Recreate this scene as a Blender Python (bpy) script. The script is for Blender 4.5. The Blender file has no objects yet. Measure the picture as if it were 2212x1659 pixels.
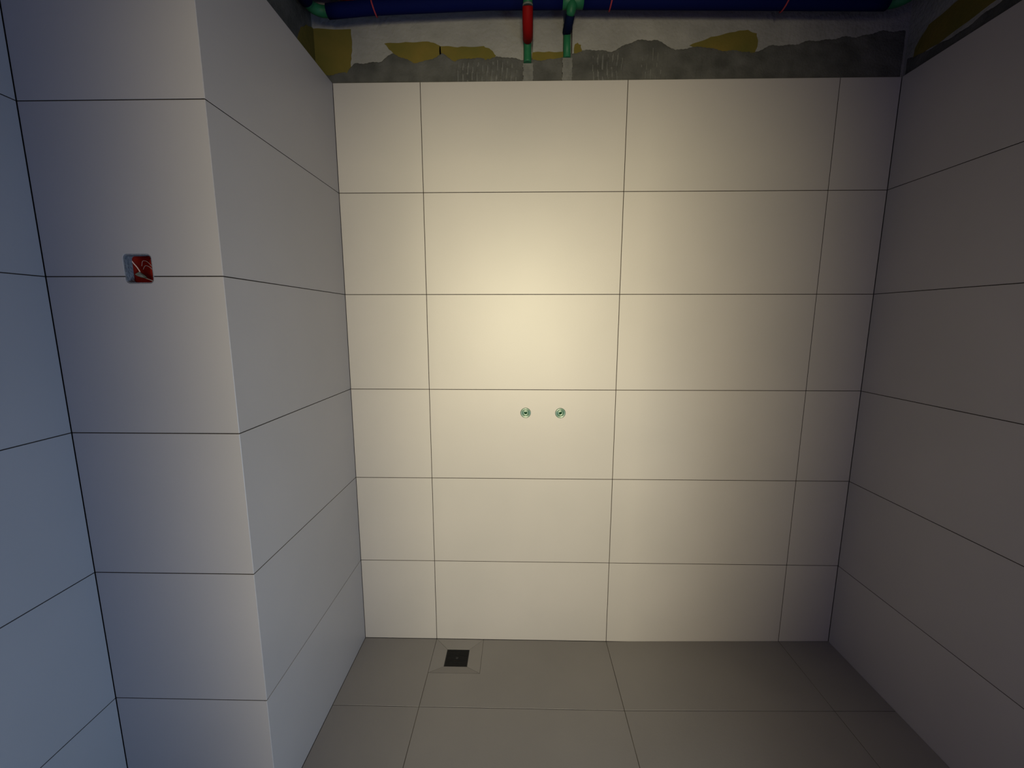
import bpy, bmesh, math, random
from mathutils import Vector, Matrix, Euler
random.seed(7)
SC = bpy.context.scene
COL = SC.collection
PI = math.pi

# ------------------------------------------------------------------ camera
cam_d = bpy.data.cameras.new('camera')
cam_d.sensor_width = 36.0
cam_d.lens = 889.3 / 2212 * 36.0
cam_d.clip_start = 0.01
cam = bpy.data.objects.new('camera', cam_d)
COL.objects.link(cam)
cam.location = (0.80317, -1.74132, 1.49193)
cam.rotation_euler = Euler((1.41851, -0.00055, 0.020325), 'XYZ')
SC.camera = cam

# ------------------------------------------------------------------ world, exposure
w = bpy.data.worlds.new('world'); SC.world = w; w.use_nodes = True
w.node_tree.nodes['Background'].inputs[0].default_value = (0.36, 0.27, 0.95, 1)
w.node_tree.nodes['Background'].inputs[1].default_value = 0.70
SC.view_settings.view_transform = 'Standard'
SC.view_settings.look = 'None'
SC.view_settings.gamma = 1.0
SC.view_settings.exposure = 0.0
SC.view_settings.use_curve_mapping = False

# ------------------------------------------------------------------ lights
def look(o, target):
    d = Vector(target) - o.location
    o.rotation_euler = d.to_track_quat('-Z', 'Y').to_euler()
def area(name, energy, color, sx, sy, loc, target, spread=180):
    l = bpy.data.lights.new(name, 'AREA'); l.energy = energy; l.color = color
    l.shape = 'RECTANGLE'; l.size = sx; l.size_y = sy; l.spread = math.radians(spread)
    o = bpy.data.objects.new(name, l); COL.objects.link(o); o.location = loc; look(o, target)
    return o
# warm light of the next room, entering through the doorway behind the camera
area('next_room_light', 24.5, (1.0, 0.89, 0.56), 0.95, 1.5, (0.84, -4.6, 1.60), (0.88, 0, 1.25), 54)
# bluish daylight entering low through the doorway at the right, behind the camera
area('doorway_daylight', 12.4, (0.43, 0.70, 1.0), 0.7, 0.9, (2.30, -2.12, 0.50), (-0.4, -1.4, 0.6), 120)

# ------------------------------------------------------------------ materials
def mat(name, base, rough=0.6, spec=0.5, metal=0.0):
    m = bpy.data.materials.new(name); m.use_nodes = True
    b = m.node_tree.nodes['Principled BSDF']
    b.inputs['Base Color'].default_value = (*base, 1)
    b.inputs['Roughness'].default_value = rough
    b.inputs['Metallic'].default_value = metal
    b.inputs['Specular IOR Level'].default_value = spec
    return m
def N(m, t, **k):
    n = m.node_tree.nodes.new(t)
    for a, v in k.items(): setattr(n, a, v)
    return n
def L(m, a, b): m.node_tree.links.new(a, b)
def bsdf(m): return m.node_tree.nodes['Principled BSDF']
def noisy(name, c1, c2, scale, rough=0.7, spec=0.4, bump=0.0, bscale=60, detail=6, island=0.0):
    m = mat(name, c1, rough, spec); b = bsdf(m)
    tc = N(m, 'ShaderNodeTexCoord')
    n = N(m, 'ShaderNodeTexNoise'); n.inputs['Scale'].default_value = scale; n.inputs['Detail'].default_value = detail
    L(m, tc.outputs['Object'], n.inputs['Vector'])
    r = N(m, 'ShaderNodeValToRGB')
    r.color_ramp.elements[0].position = 0.3; r.color_ramp.elements[0].color = (*c1, 1)
    r.color_ramp.elements[1].position = 0.7; r.color_ramp.elements[1].color = (*c2, 1)
    L(m, n.outputs['Fac'], r.inputs['Fac'])
    out = r.outputs['Color']
    if island:
        g = N(m, 'ShaderNodeNewGeometry')
        mr = N(m, 'ShaderNodeMapRange'); mr.inputs['To Min'].default_value = 1 - island; mr.inputs['To Max'].default_value = 1.0
        L(m, g.outputs['Random Per Island'], mr.inputs['Value'])
        hs = N(m, 'ShaderNodeHueSaturation'); L(m, mr.outputs['Result'], hs.inputs['Value']); L(m, out, hs.inputs['Color'])
        out = hs.outputs['Color']
    L(m, out, b.inputs['Base Color'])
    if bump:
        n2 = N(m, 'ShaderNodeTexNoise'); n2.inputs['Scale'].default_value = bscale; n2.inputs['Detail'].default_value = 5
        L(m, tc.outputs['Object'], n2.inputs['Vector'])
        bp = N(m, 'ShaderNodeBump'); bp.inputs['Strength'].default_value = bump; bp.inputs['Distance'].default_value = 0.01
        L(m, n2.outputs['Fac'], bp.inputs['Height']); L(m, bp.outputs['Normal'], b.inputs['Normal'])
    return m
M_TILE = noisy('porcelain_tile', (0.395, 0.374, 0.358), (0.428, 0.402, 0.384), 2.2, 0.42, 0.5, 0.02, 180, 4, 0.03)
M_FLOOR = noisy('floor_porcelain', (0.265, 0.250, 0.235), (0.295, 0.278, 0.260), 2.5, 0.55, 0.4, 0.03, 160, 4, 0.03)
M_CONC = noisy('rough_plaster', (0.21, 0.208, 0.195), (0.28, 0.276, 0.258), 9, 0.95, 0.1, 0.5, 70)
M_CEIL = noisy('raw_concrete', (0.10, 0.10, 0.095), (0.15, 0.147, 0.14), 5, 0.95, 0.1, 0.5, 40)
M_MORTAR = noisy('grey_tile_mortar', (0.055, 0.056, 0.052), (0.105, 0.105, 0.098), 14, 0.95, 0.1, 0.4, 120)
M_PALEMORT = noisy('pale_patching_mortar', (0.12, 0.122, 0.115), (0.16, 0.16, 0.15), 40, 0.95, 0.1, 0.4, 90)
M_RIDGE = noisy('dried_ridge_mortar', (0.085, 0.088, 0.082), (0.15, 0.15, 0.14), 30, 0.95, 0.1)
M_YELLOW = noisy('yellow_primer', (0.10, 0.092, 0.020), (0.15, 0.112, 0.024), 9, 0.9, 0.15, 0.2, 80)
M_JMORT = noisy('box_mortar', (0.16, 0.175, 0.19), (0.24, 0.25, 0.26), 60, 0.95, 0.1, 0.6, 150)
def grout_mat(name, c_hi, c_lo, axis_z=True):
    m = mat(name, c_hi, 0.95, 0.1); tc = N(m, 'ShaderNodeTexCoord')
    n = N(m, 'ShaderNodeTexNoise'); n.inputs['Scale'].default_value = 6; n.inputs['Detail'].default_value = 4
    L(m, tc.outputs['Object'], n.inputs['Vector'])
    r = N(m, 'ShaderNodeValToRGB'); r.color_ramp.elements[0].color = (*c_hi, 1); r.color_ramp.elements[1].color = (*c_lo, 1)
    r.color_ramp.elements[0].position = 0.35; r.color_ramp.elements[1].position = 0.75
    L(m, n.outputs['Fac'], r.inputs['Fac']); L(m, r.outputs['Color'], bsdf(m).inputs['Base Color'])
    return m
M_GROUT = grout_mat('open_wall_joint', (0.025, 0.02, 0.016), (0.06, 0.05, 0.04))
M_GROUTF = grout_mat('dusty_floor_joint', (0.08, 0.07, 0.06), (0.20, 0.18, 0.155))
M_BLUE = mat('blue_foam_insulation', (0.001, 0.004, 0.050), 0.8, 0.08)
M_NAVY = mat('navy_foam_insulation', (0.002, 0.006, 0.028), 0.8, 0.08)
M_RED = mat('red_foam_insulation', (0.20, 0.003, 0.003), 0.65, 0.1)
M_GREEN = noisy('green_plastic_pipe', (0.012, 0.105, 0.045), (0.018, 0.135, 0.060), 20, 0.5, 0.25)
M_PLUG = mat('green_plastic_plug', (0.045, 0.150, 0.085), 0.3, 1.0)
for a_, v_ in (('Coat Weight', 1.0), ('Coat Roughness', 0.32), ('Coat IOR', 1.9)): bsdf(M_PLUG).inputs[a_].default_value = v_
M_PLUGIN = mat('dark_plug_bore', (0.008, 0.07, 0.03), 0.4, 0.4)
M_CORD = mat('red_pink_cord', (0.30, 0.035, 0.05), 0.7, 0.2)
M_RING = mat('pale_grey_collar', (0.12, 0.15, 0.125), 0.5, 0.2)
M_BOXRED = mat('red_box_plastic', (0.34, 0.018, 0.009), 0.4, 0.4)
M_WIRE = mat('pale_wire_sleeve', (0.75, 0.5, 0.38), 0.4, 0.4)
M_WIREG = mat('grey_wire_sleeve', (0.45, 0.42, 0.42), 0.5, 0.4)
M_CHUNK = noisy('grey_green_mortar_lump', (0.15, 0.18, 0.14), (0.28, 0.30, 0.25), 60, 0.95, 0.1)
M_BLACK = mat('black_drain_metal', (0.009, 0.009, 0.010), 0.45, 0.3)
M_WELL = mat('black_drain_well', (0.004, 0.004, 0.004), 0.9, 0.1)
M_SCREW = mat('drain_steel', (0.035, 0.035, 0.038), 0.4, 0.4, 0.5)

# ------------------------------------------------------------------ helpers
def obj(name, bm, m, parent=None, smooth=False):
    bmesh.ops.recalc_face_normals(bm, faces=bm.faces[:])
    me = bpy.data.meshes.new(name); bm.to_mesh(me); bm.free()
    for x in (m if isinstance(m, (list, tuple)) else [m]): me.materials.append(x)
    if smooth:
        for p in me.polygons: p.use_smooth = True
    o = bpy.data.objects.new(name, me); COL.objects.link(o)
    if parent:
        o.parent = parent
        o.matrix_parent_inverse = Matrix.Translation(parent.location).inverted()
    return o
def thing(name, label, cat, loc, group=None):
    o = bpy.data.objects.new(name, None); COL.objects.link(o)
    o.location = loc; o.empty_display_size = 0.05
    o['label'] = label; o['category'] = cat
    if group: o['group'] = group
    return o
def tag(o, label, cat, group=None):
    o['label'] = label; o['category'] = cat
    if group: o['group'] = group
def structure(o): o['kind'] = 'structure'; return o
def box(bm, x0, x1, y0, y1, z0, z1, mi=0):
    v = [bm.verts.new(p) for p in ((x0,y0,z0),(x1,y0,z0),(x1,y1,z0),(x0,y1,z0),(x0,y0,z1),(x1,y0,z1),(x1,y1,z1),(x0,y1,z1))]
    for f in ((0,3,2,1),(4,5,6,7),(0,1,5,4),(1,2,6,5),(2,3,7,6),(3,0,4,7)):
        fc = bm.faces.new([v[i] for i in f]); fc.material_index = mi
def prism(bm, pts, to3, d0, d1, mi=0):
    """polygon pts (2D) extruded along the depth d0 -> d1; to3(a,b,d) gives the 3D point"""
    A = [bm.verts.new(to3(a, b, d0)) for a, b in pts]; B = [bm.verts.new(to3(a, b, d1)) for a, b in pts]
    n = len(pts)
    bm.faces.new(A).material_index = mi; bm.faces.new(B[::-1]).material_index = mi
    for i in range(n):
        bm.faces.new((A[i], A[(i+1) % n], B[(i+1) % n], B[i])).material_index = mi
def tube_geo(bm, pts, rad, seg=24, caps=True, mi=0):
    pts = [Vector(p) for p in pts]; n = len(pts)
    if not isinstance(rad, (list, tuple)): rad = [rad]*n
    rings = []; up = None
    for i, p in enumerate(pts):
        t = (pts[min(i+1, n-1)] - pts[max(i-1, 0)]).normalized()
        if up is None:
            up = Vector((0,0,1)) if abs(t.z) < .9 else Vector((0,1,0))
        s = t.cross(up).normalized(); up = s.cross(t).normalized()
        rings.append([bm.verts.new(p + (s*math.cos(a) + up*math.sin(a))*rad[i]) for a in (2*PI*k/seg for k in range(seg))])
    for a, b in zip(rings, rings[1:]):
        for k in range(seg):
            f = bm.faces.new((a[k], a[(k+1) % seg], b[(k+1) % seg], b[k])); f.smooth = True; f.material_index = mi
    if caps:
        bm.faces.new(rings[0][::-1]).material_index = mi; bm.faces.new(rings[-1]).material_index = mi
def tube(name, pts, rad, m, parent=None, seg=24):
    bm = bmesh.new(); tube_geo(bm, pts, rad, seg)
    return obj(name, bm, m, parent)
def arc(c, r, a0, a1, n, u, v):
    c = Vector(c); u = Vector(u); v = Vector(v)
    return [c + (u*math.cos(a0+(a1-a0)*i/n) + v*math.sin(a0+(a1-a0)*i/n))*r for i in range(n+1)]
def smooth_path(pts, k=6):
    pts = [Vector(p) for p in pts]; out = []
    for i in range(len(pts)-1):
        p0 = pts[max(i-1,0)]; p1 = pts[i]; p2 = pts[i+1]; p3 = pts[min(i+2, len(pts)-1)]
        for j in range(k):
            t = j/k
            out.append(0.5*((2*p1)+(p2-p0)*t+(2*p0-5*p1+4*p2-p3)*t*t+(3*p1-p0-3*p2+p3)*t*t*t))
    out.append(pts[-1]); return out
def lathe(bm, prof, centre, axis='y', seg=48, mi=0):
    rings = []
    for r, d in prof:
        rings.append([bm.verts.new((centre[0]+r*math.cos(2*PI*k/seg), centre[1]+d, centre[2]+r*math.sin(2*PI*k/seg))) for k in range(seg)])
    for a, b in zip(rings, rings[1:]):
        for k in range(seg):
            f = bm.faces.new((a[k], a[(k+1)%seg], b[(k+1)%seg], b[k])); f.smooth = True; f.material_index = mi
    return rings
def carved(bm, cutter_bm):
    """bmesh minus cutter, as a new bmesh (keeps material indices)"""
    o = obj('raw', bm, [M_CONC, M_CONC]); carve(o, cutter_bm)
    nb = bmesh.new(); nb.from_mesh(o.data)
    me = o.data; bpy.data.objects.remove(o); bpy.data.meshes.remove(me)
    return nb
def carve(o, cutter_bm):
    cut = obj('cutter', cutter_bm, M_CONC)
    md = o.modifiers.new('carve', 'BOOLEAN'); md.object = cut; md.operation = 'DIFFERENCE'; md.solver = 'EXACT'
    bpy.context.view_layer.update()
    dg = bpy.context.evaluated_depsgraph_get()
    me = bpy.data.meshes.new_from_object(o.evaluated_get(dg))
    o.modifiers.clear(); o.data = me
    cm = cut.data; bpy.data.objects.remove(cut); bpy.data.meshes.remove(cm)
def edge(o, wd=0.0006):
    md = o.modifiers.new('edge', 'BEVEL'); md.width = wd; md.segments = 1; md.limit_method = 'ANGLE'; md.angle_limit = math.radians(50)
def rrect(cx, cz, hw, hh, r, n=8):
    out = []
    for qx, qz, a in ((1,1,0),(-1,1,PI/2),(-1,-1,PI),(1,-1,3*PI/2)):
        for i in range(n+1):
            t = a + PI/2*i/n
            out.append((cx+qx*(hw-r)+r*math.cos(t), cz+qz*(hh-r)+r*math.sin(t)))
    return out

# ------------------------------------------------------------------ room measures (metres)
XL, XA, XB, XC, XR, XK = 0.0703, 0.4117, 1.2117, 2.0117, 2.2400, -0.3773
YP = -0.713                     # front face of the pier
ZT = 2.403                      # top of the tiling
YB = -2.6                       # wall behind the camera
TT = 0.010                      # tile thickness
GAP = 0.0024
ROWS = [0.0, 0.4, 0.8, 1.2, 1.6, 2.0, ZT]
HC = 2.92                       # slab height

def back3(a, b, d): return (a, d, b)            # a=x, b=z, depth +y
def facing(name, us, vs, to3, parent, endgap=0.001, edgegap=(0, 0), cutter=None):
    bm = bmesh.new()
    for i in range(len(us)-1):
        u0 = us[i] + (GAP/2 if i else edgegap[0]); u1 = us[i+1] - (GAP/2 if i < len(us)-2 else edgegap[1])
        for j in range(len(vs)-1):
            v0 = vs[j] + (GAP/2 if j else endgap); v1 = vs[j+1] - (GAP/2 if j < len(vs)-2 else 0)
            prism(bm, [(u0,v0),(u1,v0),(u1,v1),(u0,v1)], to3, 0, TT)
    if cutter: bm = carved(bm, cutter(0))
    g = bmesh.new()
    prism(g, [(us[0]+edgegap[0],vs[0]),(us[-1]-edgegap[1],vs[0]),(us[-1]-edgegap[1],vs[-1]-.001),(us[0]+edgegap[0],vs[-1]-.001)], to3, 0.0012, TT-0.0005, 1)
    if cutter: g = carved(g, cutter(0.0015))
    for f in g.faces: f.material_index = 1
    me = bpy.data.meshes.new('joint'); g.to_mesh(me); g.free()
    bm.from_mesh(me); bpy.data.meshes.remove(me)
    return obj(name, bm, [M_TILE, M_GROUT], parent)

# ---- back wall: plaster with two open chases, tile facing below
CH = [(0.8290, 0.0180, 2.4655), (0.9790, 0.0175, 2.4830)]    # chase centre x, half width, lower end z
bm = bmesh.new()
yb0, yb1 = 0.012, 0.15
xs = [XL-0.15, CH[0][0]-CH[0][1], CH[0][0]+CH[0][1], CH[1][0]-CH[1][1], CH[1][0]+CH[1][1], XR+0.15]
OUT = [(0.827, 1.0983), (0.9769, 1.0980)]
def plug_cut(r, y0, y1):
    bm = bmesh.new()
    for x, z in OUT:
        rings = lathe(bm, [(r, y0), (r, y1)], (x, 0, z), seg=40)
        bm.faces.new(rings[0]); bm.faces.new(rings[-1][::-1])
    return bm
box(bm, xs[0], xs[-1], yb0, yb1, 0, 2.30)
bm = carved(bm, plug_cut(0.0222, -0.05, 0.07))
for i in (0, 2, 4): box(bm, xs[i], xs[i+1], yb0, yb1, 2.30, HC)
for i, (c, h, z) in zip((1, 3), CH):
    box(bm, xs[i], xs[i+1], yb0, yb1, 2.30, z)
    box(bm, xs[i], xs[i+1], yb0+0.03, yb1, z, HC)
wall_back = structure(obj('wall_back', bm, M_CONC))
tf = facing('tile_facing', [XL, XA, XB, XC, XR], ROWS, back3, wall_back, edgegap=(0.0012, 0.0012), cutter=lambda e: plug_cut(0.0222+e, -0.05, 0.05))
edge(tf)

# ---- grey adhesive left on the plaster above the tiles (combed, wavy top)
def interp(tab, x):
    if x <= tab[0][0]: return tab[0][1]
    for (x0, y0), (x1, y1) in zip(tab, tab[1:]):
        if x <= x1: return y0 + (y1-y0)*(x-x0)/(x1-x0)
    return tab[-1][1]
TOPM = [(0.07,2.44),(0.13,2.455),(0.16,2.478),(0.20,2.482),(0.26,2.484),(0.31,2.515),(0.345,2.50),(0.39,2.478),(0.44,2.488),
        (0.50,2.512),(0.545,2.482),(0.60,2.496),(0.68,2.492),(0.745,2.498),(0.80,2.484),(0.86,2.484),(0.93,2.490),(0.965,2.494),(1.03,2.516),
        (1.10,2.515),(1.14,2.510),(1.19,2.528),(1.24,2.548),(1.31,2.550),(1.35,2.53),(1.39,2.512),(1.44,2.522),(1.50,2.522),
        (1.60,2.508),(1.69,2.505),(1.75,2.522),(1.85,2.530),(1.96,2.545),(2.06,2.55),(2.13,2.565),(2.24,2.57)]
def comb(x):
    a = 0.0
    for c, wd, s in ((0.60,0.10,.8),(0.72,0.09,1.0),(1.13,0.075,1.3),(1.30,0.08,.7),(0.45,.08,.2),(1.5,.1,.3)):
        a = max(a, s*max(0, 1-abs((x-c)/wd)**3))
    return a
def mortar_bed(x0, x1, topf, to3, parent, nx=700, nz=22):
    bm = bmesh.new(); g = []; hi = {}
    z0 = ZT - 0.02
    for i in range(nx+1):
        x = x0 + (x1-x0)*i/nx
        zt = topf(x) + 0.0022*math.sin(x*91) + 0.002*math.sin(x*47+1) + 0.0007*math.sin(x*420)
        col_ = []
        for j in range(nz+1):
            t = j/nz; z = z0 + (zt-z0)*t
            wob = 0.0035*math.sin(z*40 + x*9)
            rd = comb(x)*0.0036*max(0, math.sin(2*PI*(x+wob)/0.0185))**1.3*min(1, 4*(1-t))*min(1, 6*t+.3)
            lump = 0.0012*math.sin(x*37+z*50)*math.sin(z*90-x*13)
            d = 0.0022 + rd + lump
            if j == nz: d = -0.001
            col_.append(bm.verts.new(to3(x, z, -d))); hi[(i, j)] = rd
        g.append(col_)
    for i in range(nx):
        for j in range(nz):
            f = bm.faces.new((g[i][j], g[i+1][j], g[i+1][j+1], g[i][j+1])); f.smooth = True
            if hi[(i, j)] > 0.0022 and math.sin(i*0.31+j*0.5) > -0.6: f.material_index = 1
    return obj('adhesive_bed', bm, [M_MORTAR, M_RIDGE], parent)
mortar_bed(0.0, XR, lambda x: interp(TOPM, x), lambda a, z, d: (a, yb0+d, z), wall_back)

# ---- daubs of yellow primer on the plaster
def daub(pts, to3, parent, th=0.0012):
    """outline pts -> a thin raised coat with a ragged edge"""
    out = []; n = len(pts)
    for i in range(n):
        a = Vector(pts[i]); b = Vector(pts[(i+1) % n]); k = 7
        for j in range(k):
            p = a.lerp(b, j/k); s = (b-a).normalized(); q = Vector((-s.y, s.x))
            out.append(p + q*0.0014*math.sin(i*2.3+j*0.9) + s*0.0006*math.cos(j*3.1))
    bm = bmesh.new()
    prism(bm, [(p.x, p.y) for p in out], to3, -th, 0.001)
    return obj('primer_patch', bm, M_YELLOW, parent)
wb3 = lambda a, z, d: (a, yb0+d, z)
daub([(0.0,2.40),(0.115,2.435),(0.140,2.462),(0.146,2.50),(0.150,2.535),(0.150,2.595),(0.0,2.60)], wb3, wall_back)
daub([(0.275,2.545),(0.30,2.52),(0.33,2.497),(0.38,2.474),(0.46,2.470),(0.50,2.49),(0.49,2.537),(0.45,2.549),(0.36,2.549)], wb3, wall_back)
daub([(0.485,2.48),(0.60,2.475),(0.70,2.488),(0.705,2.50),(0.685,2.520),(0.66,2.531),(0.56,2.530),(0.49,2.534)], wb3, wall_back)
daub([(0.845,2.47),(0.965,2.47),(0.965,2.508),(0.90,2.510),(0.845,2.508)], wb3, wall_back)
daub([(1.005,2.47),(1.035,2.50),(1.03,2.53),(1.015,2.54),(1.005,2.53)], wb3, wall_back)
daub([(1.44,2.525),(1.50,2.502),(1.56,2.496),(1.69,2.498),(1.697,2.53),(1.69,2.562),(1.65,2.576),(1.60,2.568),(1.52,2.553)], wb3, wall_back)
# pale mortar strips closing the chases below the pipe ends
bm = bmesh.new()
for c, h, z in CH:
    n = 12
    for k in range(n):
        z0 = ZT-.02 + (z-ZT+.02)*k/n; z1 = ZT-.02 + (z-ZT+.02)*(k+1)/n
        o_ = 0.002*math.sin(k*1.7)
        box(bm, c-h-0.001+o_, c+h+0.001+o_*.5, yb0-0.0065-0.004*k/n, yb0, z0, z1)
obj('chase_filling', bm, M_PALEMORT, wall_back)

# ---- pier at the left: front and side tile facings, plaster core
bm = bmesh.new()
box(bm, XK-0.15, XL-0.012, YP+0.012, yb0+0.02, 0, 2.39)
pier = structure(obj('wall_pier', bm, M_CONC))
JX0, JX1, JZ0, JZ1 = -0.1765, -0.1045, 1.5830, 1.6540
JC = ((JX0+JX1)/2, (JZ0+JZ1)/2); JH = ((JX1-JX0)/2, (JZ1-JZ0)/2)
bm = bmesh.new(); prism(bm, rrect(*JC, JH[0]+.0035, JH[1]+.0035, .012), lambda a, b, d: (a, d, b), YP-.02, YP+.085)
carve(pier, bm)
bm = bmesh.new(); bm.from_mesh(pier.data); box(bm, XK-0.15, 0.0, YP+0.012, yb0+0.02, 2.39, HC); bm.to_mesh(pier.data); bm.free()
front3 = lambda a, b, d: (a, YP+d, b)
def box_cut(e):
    bm = bmesh.new(); prism(bm, rrect(*JC, JH[0]+e, JH[1]+e, .011+e), lambda a, b, d: (a, d, b), YP-.05, YP+.05); return bm
pf = facing('tile_facing', [XK, XL], ROWS, front3, pier, edgegap=(0.0012, 0.0006), cutter=box_cut)
edge(pf)
side3 = lambda a, b, d: (XL-d, a, b)
ps = facing('tile_facing', [YP, 0.0], ROWS, side3, pier, edgegap=(0.0006, 0.0012)); edge(ps)
# plaster of the pier side above the tiles: primer, and dark adhesive carried up high to paint in the corner's shade
ls3 = lambda a, z, d: (-d, a, z)
mortar_bed(YP+0.02, 0.0, lambda y: 2.86+0.012*math.sin(y*9), ls3, pier, 200, 8)
daub([(-0.12,2.48),(-0.08,2.44),(-0.04,2.415),(0.010,2.41),(0.010,2.60),(-0.04,2.58),(-0.09,2.54)], ls3, pier, 0.0045)

# ---- far left wall (facing right), behind the pier edge
bm = bmesh.new(); box(bm, XK-0.15, XK-0.012, YB, YP+0.02, 0, HC)
wl = structure(obj('wall_left', bm, M_CONC))
wf = facing('tile_facing', [-2.596, -2.313, -1.513, YP], ROWS, lambda a, b, d: (XK-d, a, b), wl, edgegap=(0.001, 0.0012)); edge(wf)

# ---- right wall with the doorway behind the camera
DY0, DY1, DZ = -2.50, -1.75, 2.10
bm = bmesh.new()
box(bm, XR+0.012, XR+0.15, DY1, yb0, 0, HC)
box(bm, XR+0.012, XR+0.15, YB, DY0, 0, HC)
box(bm, XR+0.012, XR+0.15, DY0, DY1, DZ, HC)
wr = structure(obj('wall_right', bm, M_CONC))
right3 = lambda a, b, d: (XR+d, a, b)
rf = facing('tile_facing', [DY1, -0.80, 0.0], ROWS, right3, wr, edgegap=(0.001, 0.0012)); edge(rf)
rf2 = facing('tile_facing', [YB+.002, DY0], ROWS, right3, wr, edgegap=(0.001, 0.001))
rw3 = lambda a, z, d: (XR+0.012+d, a, z)
mortar_bed(-1.9, 0.0, lambda y: 2.448+0.012*math.sin(y*11)+0.02*max(0, 1+y*5), rw3, wr, 300, 8)
daub([(-0.022,2.452),(-0.03,2.49),(-0.07,2.532),(-0.17,2.545),(-0.30,2.55),(-0.46,2.535),(-0.45,2.47),(-0.25,2.458),(-0.12,2.445)], rw3, wr)

# ---- wall behind the camera, slab overhead
FX0, FX1 = 0.40, 1.31
bm = bmesh.new(); box(bm, XK-0.15, FX0, YB-0.12, YB, 0, HC); box(bm, FX1, XR+0.15, YB-0.12, YB, 0, HC)
box(bm, FX0, FX1, YB-0.12, YB, 2.25, HC); structure(obj('wall_front', bm, M_CONC))
bm = bmesh.new(); box(bm, XK-0.15, XR+0.15, YB-0.12, yb1, HC, HC+0.15); structure(obj('ceiling', bm, M_CEIL))

# ---- floor: large tiles on the same grid, slope towards the drain
def fz(x): return 0.0 if x < XB else (x-XB)*0.0195
FB = []
FROWS = [0.0, -0.3484, -0.7484, -1.1484, -1.5484, -1.9484, -2.3484, YB]
DR = (0.4127, 0.6335, -0.1905, -0.0015)      # surround outer x0 x1 y0 y1
bm = bmesh.new()
def ftile(pts, top=0.0):
    prism(bm, pts, lambda a, b, d: (a, b, fz(a)+d), 0, -TT)
for r in range(len(FROWS)-1):
    y1 = FROWS[r] - (GAP/2 if r else 0.001); y0 = FROWS[r+1] + GAP/2
    cols = [XL, XA, XB, XC, XR] if r < 1 else [XL, XA, XB, XC, XR]
    for c in range(4):
        x0 = cols[c] + (GAP/2 if c else 0.001); x1 = cols[c+1] - (GAP/2 if c < 3 else 0.001)
        if r == 0 and c == 1:
            ftile([(x0,y0),(x1,y0),(x1,y1),(DR[1]+.001,y1),(DR[1]+.001,DR[2]-.0008),(x0,DR[2]-.0008)])
        else: ftile([(x0,y0),(x1,y0),(x1,y1),(x0,y1)])
    if r >= 1:
        yy = min(y1, YP-0.001)
        if yy > y0: ftile([(XK+.001,y0),(XL-GAP/2,y0),(XL-GAP/2,yy),(XK+.001,yy)])
# joint bed under the tiles, open at the drain
def fbed(x0, x1, y0, y1):
    prism(bm, [(x0,y0),(x1,y0),(x1,y1),(x0,y1)], lambda a, b, d: (a, b, fz(a)+d), -0.0014, -0.0094, 1)
fbed(XL, XA+0.0008, YB, 0); fbed(DR[1], XB, YB, 0); fbed(XA+.0008, DR[1], YB, DR[2]-.0001)
fbed(XB, XR, YB, 0); fbed(XK, XL, YB, YP)
# screed below, with the pit of the drain left open
GX0, GX1, GY0, GY1 = 0.4722, 0.5750, -0.1535, -0.0575
for a in ((XK-.15,GX0,YB-.12,yb1),(GX1,XR+.15,YB-.12,yb1),(GX0,GX1,YB-.12,GY0),(GX0,GX1,GY1,yb1)):
    box(bm, a[0], a[1], a[2], a[3], -0.12, -0.0105, 1)
box(bm, XK-.15, XR+.15, YB-.12, yb1, -0.16, -0.12, 1)
fl = structure(obj('floor', bm, [M_FLOOR, M_GROUTF])); edge(fl)

# ------------------------------------------------------------------ floor drain
dr = thing('floor_drain', 'square black slotted floor drain in a mitred tile surround by the back wall', 'drain', (0.5237, -0.1055, -0.006))
bm = bmesh.new()
o4 = [(DR[0],DR[2]),(DR[1],DR[2]),(DR[1],DR[3]),(DR[0],DR[3])]
i4 = [(GX0,GY0),(GX1,GY0),(GX1,GY1),(GX0,GY1)]
ZI = -0.0045
for k in range(4):
    a, b = Vector(o4[k]), Vector(o4[(k+1)%4]); c, d = Vector(i4[(k+1)%4]), Vector(i4[k])
    s = (b-a).normalized()*0.0008
    q = [(a+s, -0.0003), (b-s, -0.0003), (c-s*.9, ZI), (d+s*.9, ZI)]
    T = [bm.verts.new((p.x, p.y, z)) for p, z in q]; B = [bm.verts.new((p.x, p.y, -0.0100)) for p, z in q]
    bm.faces.new(T); bm.faces.new(B[::-1])
    for e in range(4): bm.faces.new((T[e], T[(e+1)%4], B[(e+1)%4], B[e]))
obj('tile_surround', bm, M_FLOOR, dr)['label'] = 'four grey mitred tile pieces sloping to the grate'
bm = bmesh.new()
f = 0.004; zt = ZI-0.001
box(bm, GX0, GX1, GY0, GY0+f, -.012, zt); box(bm, GX0, GX1, GY1-f, GY1, -.012, zt)
box(bm, GX0, GX0+f, GY0+f, GY1-f, -.012, zt); box(bm, GX1-f, GX1, GY0+f, GY1-f, -.012, zt)
obj('frame', bm, M_BLACK, dr)
bm = bmesh.new()
ns = 13; y0 = GY0+f+.0006; y1 = GY1-f-.0006; p = (y1-y0)/ns
for k in range(ns):
    box(bm, GX0+f, GX1-f, y0+k*p+p*.2, y0+k*p+p*.8, -.0115, zt-.0006)
for xx in (GX0+f+.002, (GX0+GX1)/2-.002, GX1-f-.006): box(bm, xx, xx+.004, y0, y1, -.0125, -.0095)
obj('grate', bm, M_BLACK, dr)
bm = bmesh.new()
cx, cy = (GX0+GX1)/2, (GY0+GY1)/2
vs = [bm.verts.new((cx+.006*math.cos(2*PI*k/20), cy+.006*math.sin(2*PI*k/20), zt+.0003)) for k in range(20)]
vb = [bm.verts.new((v.co.x, v.co.y, -.0115)) for v in vs]
bm.faces.new(vs); bm.faces.new(vb[::-1])
for k in range(20): bm.faces.new((vs[k], vs[(k+1)%20], vb[(k+1)%20], vb[k]))
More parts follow.
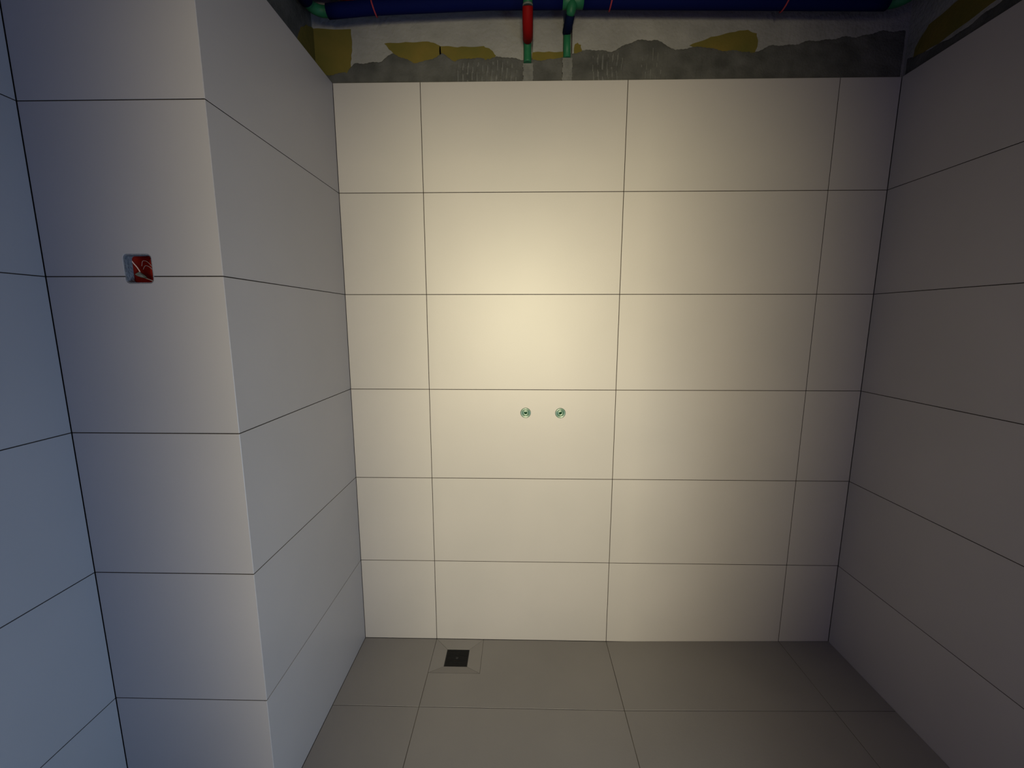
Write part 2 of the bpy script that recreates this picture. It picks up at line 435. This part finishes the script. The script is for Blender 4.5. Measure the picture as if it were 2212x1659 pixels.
obj('screw', bm, M_SCREW, dr)
bm = bmesh.new()
box(bm, GX0+.0005, GX1-.0005, GY0+.0005, GY1-.0005, -.118, -.112)
e_ = .0005
for a in ((GX0+e_,GX0+.002,GY0+e_,GY1-e_),(GX1-.002,GX1-e_,GY0+e_,GY1-e_),(GX0+.002,GX1-.002,GY0+e_,GY0+.002),(GX0+.002,GX1-.002,GY1-.002,GY1-e_)):
    box(bm, *a, -.112, -.0125)
obj('well', bm, M_WELL, dr)

# ------------------------------------------------------------------ water outlets in the wall
PROF_R = [(0.0, .040), (.0050, .040), (.0050, .006), (.0062, .003), (.0078, .0022), (.0090, .0034), (.0105, .0030),
          (.0122, -.0008), (.0132, -.0042), (.0147, -.0048), (.0158, -.0030), (.0172, -.0012), (.0205, -.0010),
          (.0222, .0000), (.0224, -.0002), (.0216, .0012), (.0214, .045)]
def outlet(x, z, label):
    t = thing('pipe_outlet', label, 'pipe fitting', (x, 0, z), 'plugged water outlets on the back wall')
    bm = bmesh.new()
    lathe(bm, [(.0214,.045),(.0216,-.0004),(.0205,-.0022),(.0172,-.0024),(.0160,-.0012),(.0158,.006)], (x, 0, z))
    obj('collar', bm, M_PLUG, t)
    bm = bmesh.new()
    lathe(bm, [(.0158,.020),(.0158,-.0036),(.0155,-.0046),(.0146,-.0050),(.0134,-.0049),(.0126,-.0040),(.0114,.0010),(.0104,.0030),(.0090,.0032),(.0080,.0018),(.0066,.0020),(.0056,.0060)], (x, 0, z))
    obj('threaded_plug', bm, M_PLUG, t)
    bm = bmesh.new()
    r = lathe(bm, [(.0056,.0060),(.0050,.012),(.0046,.030)], (x, 0, z)); bm.faces.new(r[-1])
    obj('bore', bm, M_PLUGIN, t)['label'] = 'dark green hollow at the centre of the plug'
outlet(*OUT[0], 'green plastic water outlet plug in the back wall, left of the pair')
outlet(*OUT[1], 'green plastic water outlet plug in the back wall, right of the pair')

# ------------------------------------------------------------------ recessed electrical box in the pier
jb = thing('electrical_box', 'red recessed electrical box with loose wires in the tiled pier', 'electrical box', (JC[0], YP+.03, JC[1]))
def lining(name, hw, hh, r, y0, y1, th, m, back=False):
    bm = bmesh.new()
    P = rrect(*JC, hw, hh, r); Q = rrect(*JC, hw-th, hh-th, max(r-th, .002)); n = len(P)
    V = [[bm.verts.new((a, y, b)) for a, b in S] for S, y in ((P,y0),(P,y1),(Q,y1),(Q,y0))]
    for k in range(4):
        if back and k == 2: pass
        for i in range(n):
            bm.faces.new((V[k][i], V[k][(i+1)%n], V[(k+1)%4][(i+1)%n], V[(k+1)%4][i]))
    if back:
        B = [bm.verts.new((a, y1-.0015, b)) for a, b in Q]; bm.faces.new(B)
    return obj(name, bm, m, jb)
lining('mortar_collar', JH[0]-.0003, JH[1]-.0003, .0108, YP+.0015, YP+.0225, .0022, M_JMORT)['label'] = 'rough grey mortar edge around the red box'
lining('box_shell', JH[0]+.0028, JH[1]+.0028, .0115, YP+.023, YP+.075, .0035, M_BOXRED, True)
yw = YP
def wire(pts, r, m, label=None):
    o = tube('wire', smooth_path(pts, 6), r, m, jb, 10)
    if label: o['label'] = label
X0, Z0 = JC
wire([(X0-.0338,yw+.022,Z0+.0215),(X0-.0325,yw+.025,Z0+.016),(X0-.028,yw+.028,Z0+.007),(X0-.0235,yw+.030,Z0-.004)], .0013, M_WIRE, 'pale beige wire')
wire([(X0-.031,yw+.045,Z0+.012),(X0-.024,yw+.042,Z0+.024),(X0-.014,yw+.043,Z0+.023),(X0-.006,yw+.046,Z0+.012),(X0-.004,yw+.050,Z0+.002)], .0006, M_WIREG)
wire([(X0-.031,yw+.048,Z0+.004),(X0-.020,yw+.044,Z0+.013),(X0-.010,yw+.045,Z0+.009),(X0-.002,yw+.050,Z0-.004)], .0006, M_WIREG)
wire([(X0-.020,yw+.036,Z0-.018),(X0-.010,yw+.036,Z0-.0215),(X0-.001,yw+.040,Z0-.026),(X0+.004,yw+.045,Z0-.029)], .0011, M_WIREG, 'thin grey wire')
bm = bmesh.new()
bmesh.ops.create_icosphere(bm, subdivisions=4, radius=1)
for v in bm.verts:
    c = v.co.copy()
    n_ = 1 + .14*math.sin(c.x*5+1)*math.cos(c.z*6) + .08*math.sin(c.y*9+c.z*4)
    tri = 1 - .75*max(0, c.z)
    v.co = Vector((X0-.0225 + c.x*.0125*n_*tri - .002*c.z, yw+.031 + c.y*.009*n_*tri, Z0-.0135 + (c.z*.0095 if c.z > 0 else c.z*.005) - c.x*.0035))
lump = obj('mortar_lump', bm, M_CHUNK, jb, True); lump['label'] = 'grey-green lump of dried mortar'

# ------------------------------------------------------------------ cold water pipe (blue sleeve) with its branch
PY = -0.060
cold = thing('cold_water_pipe', 'blue foam-sleeved water pipe with green fittings running along the back wall top', 'water pipe', (1.05, PY, 2.56))
RB = 0.0235
def pz(x): return interp([(0.0785,2.609),(0.25,2.6208),(0.691,2.633),(1.126,2.629),(2.05,2.6127),(2.2,2.611)], x)
run = [(x, PY, pz(x)) for x in [0.094+i*(0.951-0.094)/16 for i in range(17)]]
tube('insulation', run, RB, M_BLUE, cold)
run = [(x, PY, pz(x)) for x in [1.026+i*(2.104-1.026)/20 for i in range(21)]]
tube('insulation', run, RB, M_BLUE, cold)
# corner elbows turning towards the viewer along the side walls
def elbow(x, s, name='elbow'):
    z = pz(x); r = .045
    pts = arc((x, PY-r, z), r, PI/2, PI/2+s*PI/2, 12, (1,0,0), (0,1,0))
    pts = [Vector((x - s*(-.010), PY, z))] + pts + [Vector((x - s*r, PY-r-.010, z))]
    bm = bmesh.new()
    tube_geo(bm, pts, [.0195]+[.0185]*13+[.0195])
    obj(name, bm, M_GREEN, cold)
    tube('insulation', [(x-s*r, PY-r-.010, z), (x-s*r, -0.5, z+.02), (x-s*r, -1.2, z+.03), (x-s*r, -1.9, z+.03)], RB, M_BLUE, cold)
elbow(0.088, 1)
elbow(2.110, -1)
# tee and its drop into the wall
TX = 0.9885; TZ = pz(TX)
bm = bmesh.new()
tube_geo(bm, [(TX-.041,PY,TZ),(TX-.0405,PY,TZ),(TX-.020,PY,TZ),(TX+.020,PY,TZ),(TX+.0405,PY,TZ),(TX+.041,PY,TZ)], [.020,.0228,.0222,.0222,.0228,.020])
tube_geo(bm, [(TX-.003,PY,TZ),(TX-.005,PY-.005,TZ-.022),(TX-.008,PY-.003,TZ-.038),(TX-.010,PY+.002,TZ-.048)], [.020,.0190,.0155,.0125])
obj('tee', bm, M_GREEN, cold)
tube('branch_sleeve', smooth_path([(TX-.009,PY,TZ-.044),(0.9775,-0.050,2.577),(0.9760,-0.034,2.572),(0.9755,-0.018,2.571),(0.9750,-0.006,2.573),(0.9750,0.003,2.572)]), .0165, M_NAVY, cold)['label'] = 'navy blue foam sleeve of the short branch'
tube('branch_pipe', [(0.9755,0.008,2.60),(0.9765,0.008,2.53),(0.9770,0.008,2.4835)], .0140, M_GREEN, cold)

# ------------------------------------------------------------------ hot water pipe (red sleeve)
HY, HZ = -0.035, 2.672
hot = thing('hot_water_pipe', 'red foam-sleeved water pipe dropping in front of the blue one into the wall', 'water pipe', (0.83, -0.1, 2.6))
tube('insulation', [(0.02,HY,HZ+.030),(0.16,HY,HZ+.012),(0.26,HY,HZ+.003),(0.5,HY,HZ+.004),(0.79,HY,HZ+.008)], .021, M_RED, hot)
tube('insulation', [(0.87,HY,HZ+.008),(1.4,HY,HZ+.010),(2.1,HY,HZ+.006)], .021, M_RED, hot)
bm = bmesh.new()
tube_geo(bm, [(0.788,HY,HZ+.008),(0.79,HY,HZ+.008),(0.87,HY,HZ+.008),(0.872,HY,HZ+.008)], [.021,.023,.023,.021])
DX = 0.8275
drop = smooth_path([(0.83,HY,HZ+.008),(DX,HY-.040,HZ+.022),(DX,-0.108,HZ+.008),(DX-.002,-0.124,2.635),(DX-.003,-0.120,2.582)], 6)
tube_geo(bm, drop, .0165)
obj('tee', bm, M_GREEN, hot)
tube('collar_ring', [(DX-.003,-0.1202,2.583),(DX-.003,-0.1195,2.577)], .0180, M_RING, hot)['label'] = 'pale grey ring above the red sleeve'
tube('drop_sleeve', smooth_path([(DX-.003,-0.119,2.577),(DX-.003,-0.106,2.552),(DX-.002,-0.082,2.536),(DX-.001,-0.055,2.532),(DX-.001,-0.032,2.536),(DX-.001,-0.020,2.538)]), .0185, M_RED, hot)
tube('drop_pipe', smooth_path([(DX-.001,-0.022,2.537),(DX-.001,-0.006,2.535),(DX-.001,0.001,2.515),(DX-.001,0.001,2.466)]), .0145, M_GREEN, hot)

# ------------------------------------------------------------------ cords hanging the blue pipe
def cord(x, lean, label):
    z = pz(x); c = (x, PY, z); r = RB+.0031
    t = thing('pipe_tie', label, 'cord', (x, PY, z), 'red cords holding up the blue pipe')
    pts = []
    for i in range(29):
        a = PI*.5 + 2*PI*i/28
        pts.append(Vector((x + lean*(.5 - .5*math.sin(a))*-1 + 0*.0, PY + r*math.cos(a), z + r*math.sin(a))))
    tube('loop', pts, .0027, M_CORD, t, 10)
    tube('strand', [(x, PY-r*.62, z+r*.80), (x+lean*.2, PY-.026, z+.05), (x+lean*.4, PY-.020, z+.12), (x+lean*.5, PY-.012, HC)], .0024, M_CORD, t, 8)
cord(0.258, -.014, 'red cord tied round the blue pipe near its left elbow')
cord(1.131, .010, 'red cord tied round the blue pipe just right of the green tee')
cord(1.755, .018, 'red cord tied round the blue pipe at its dim right end')
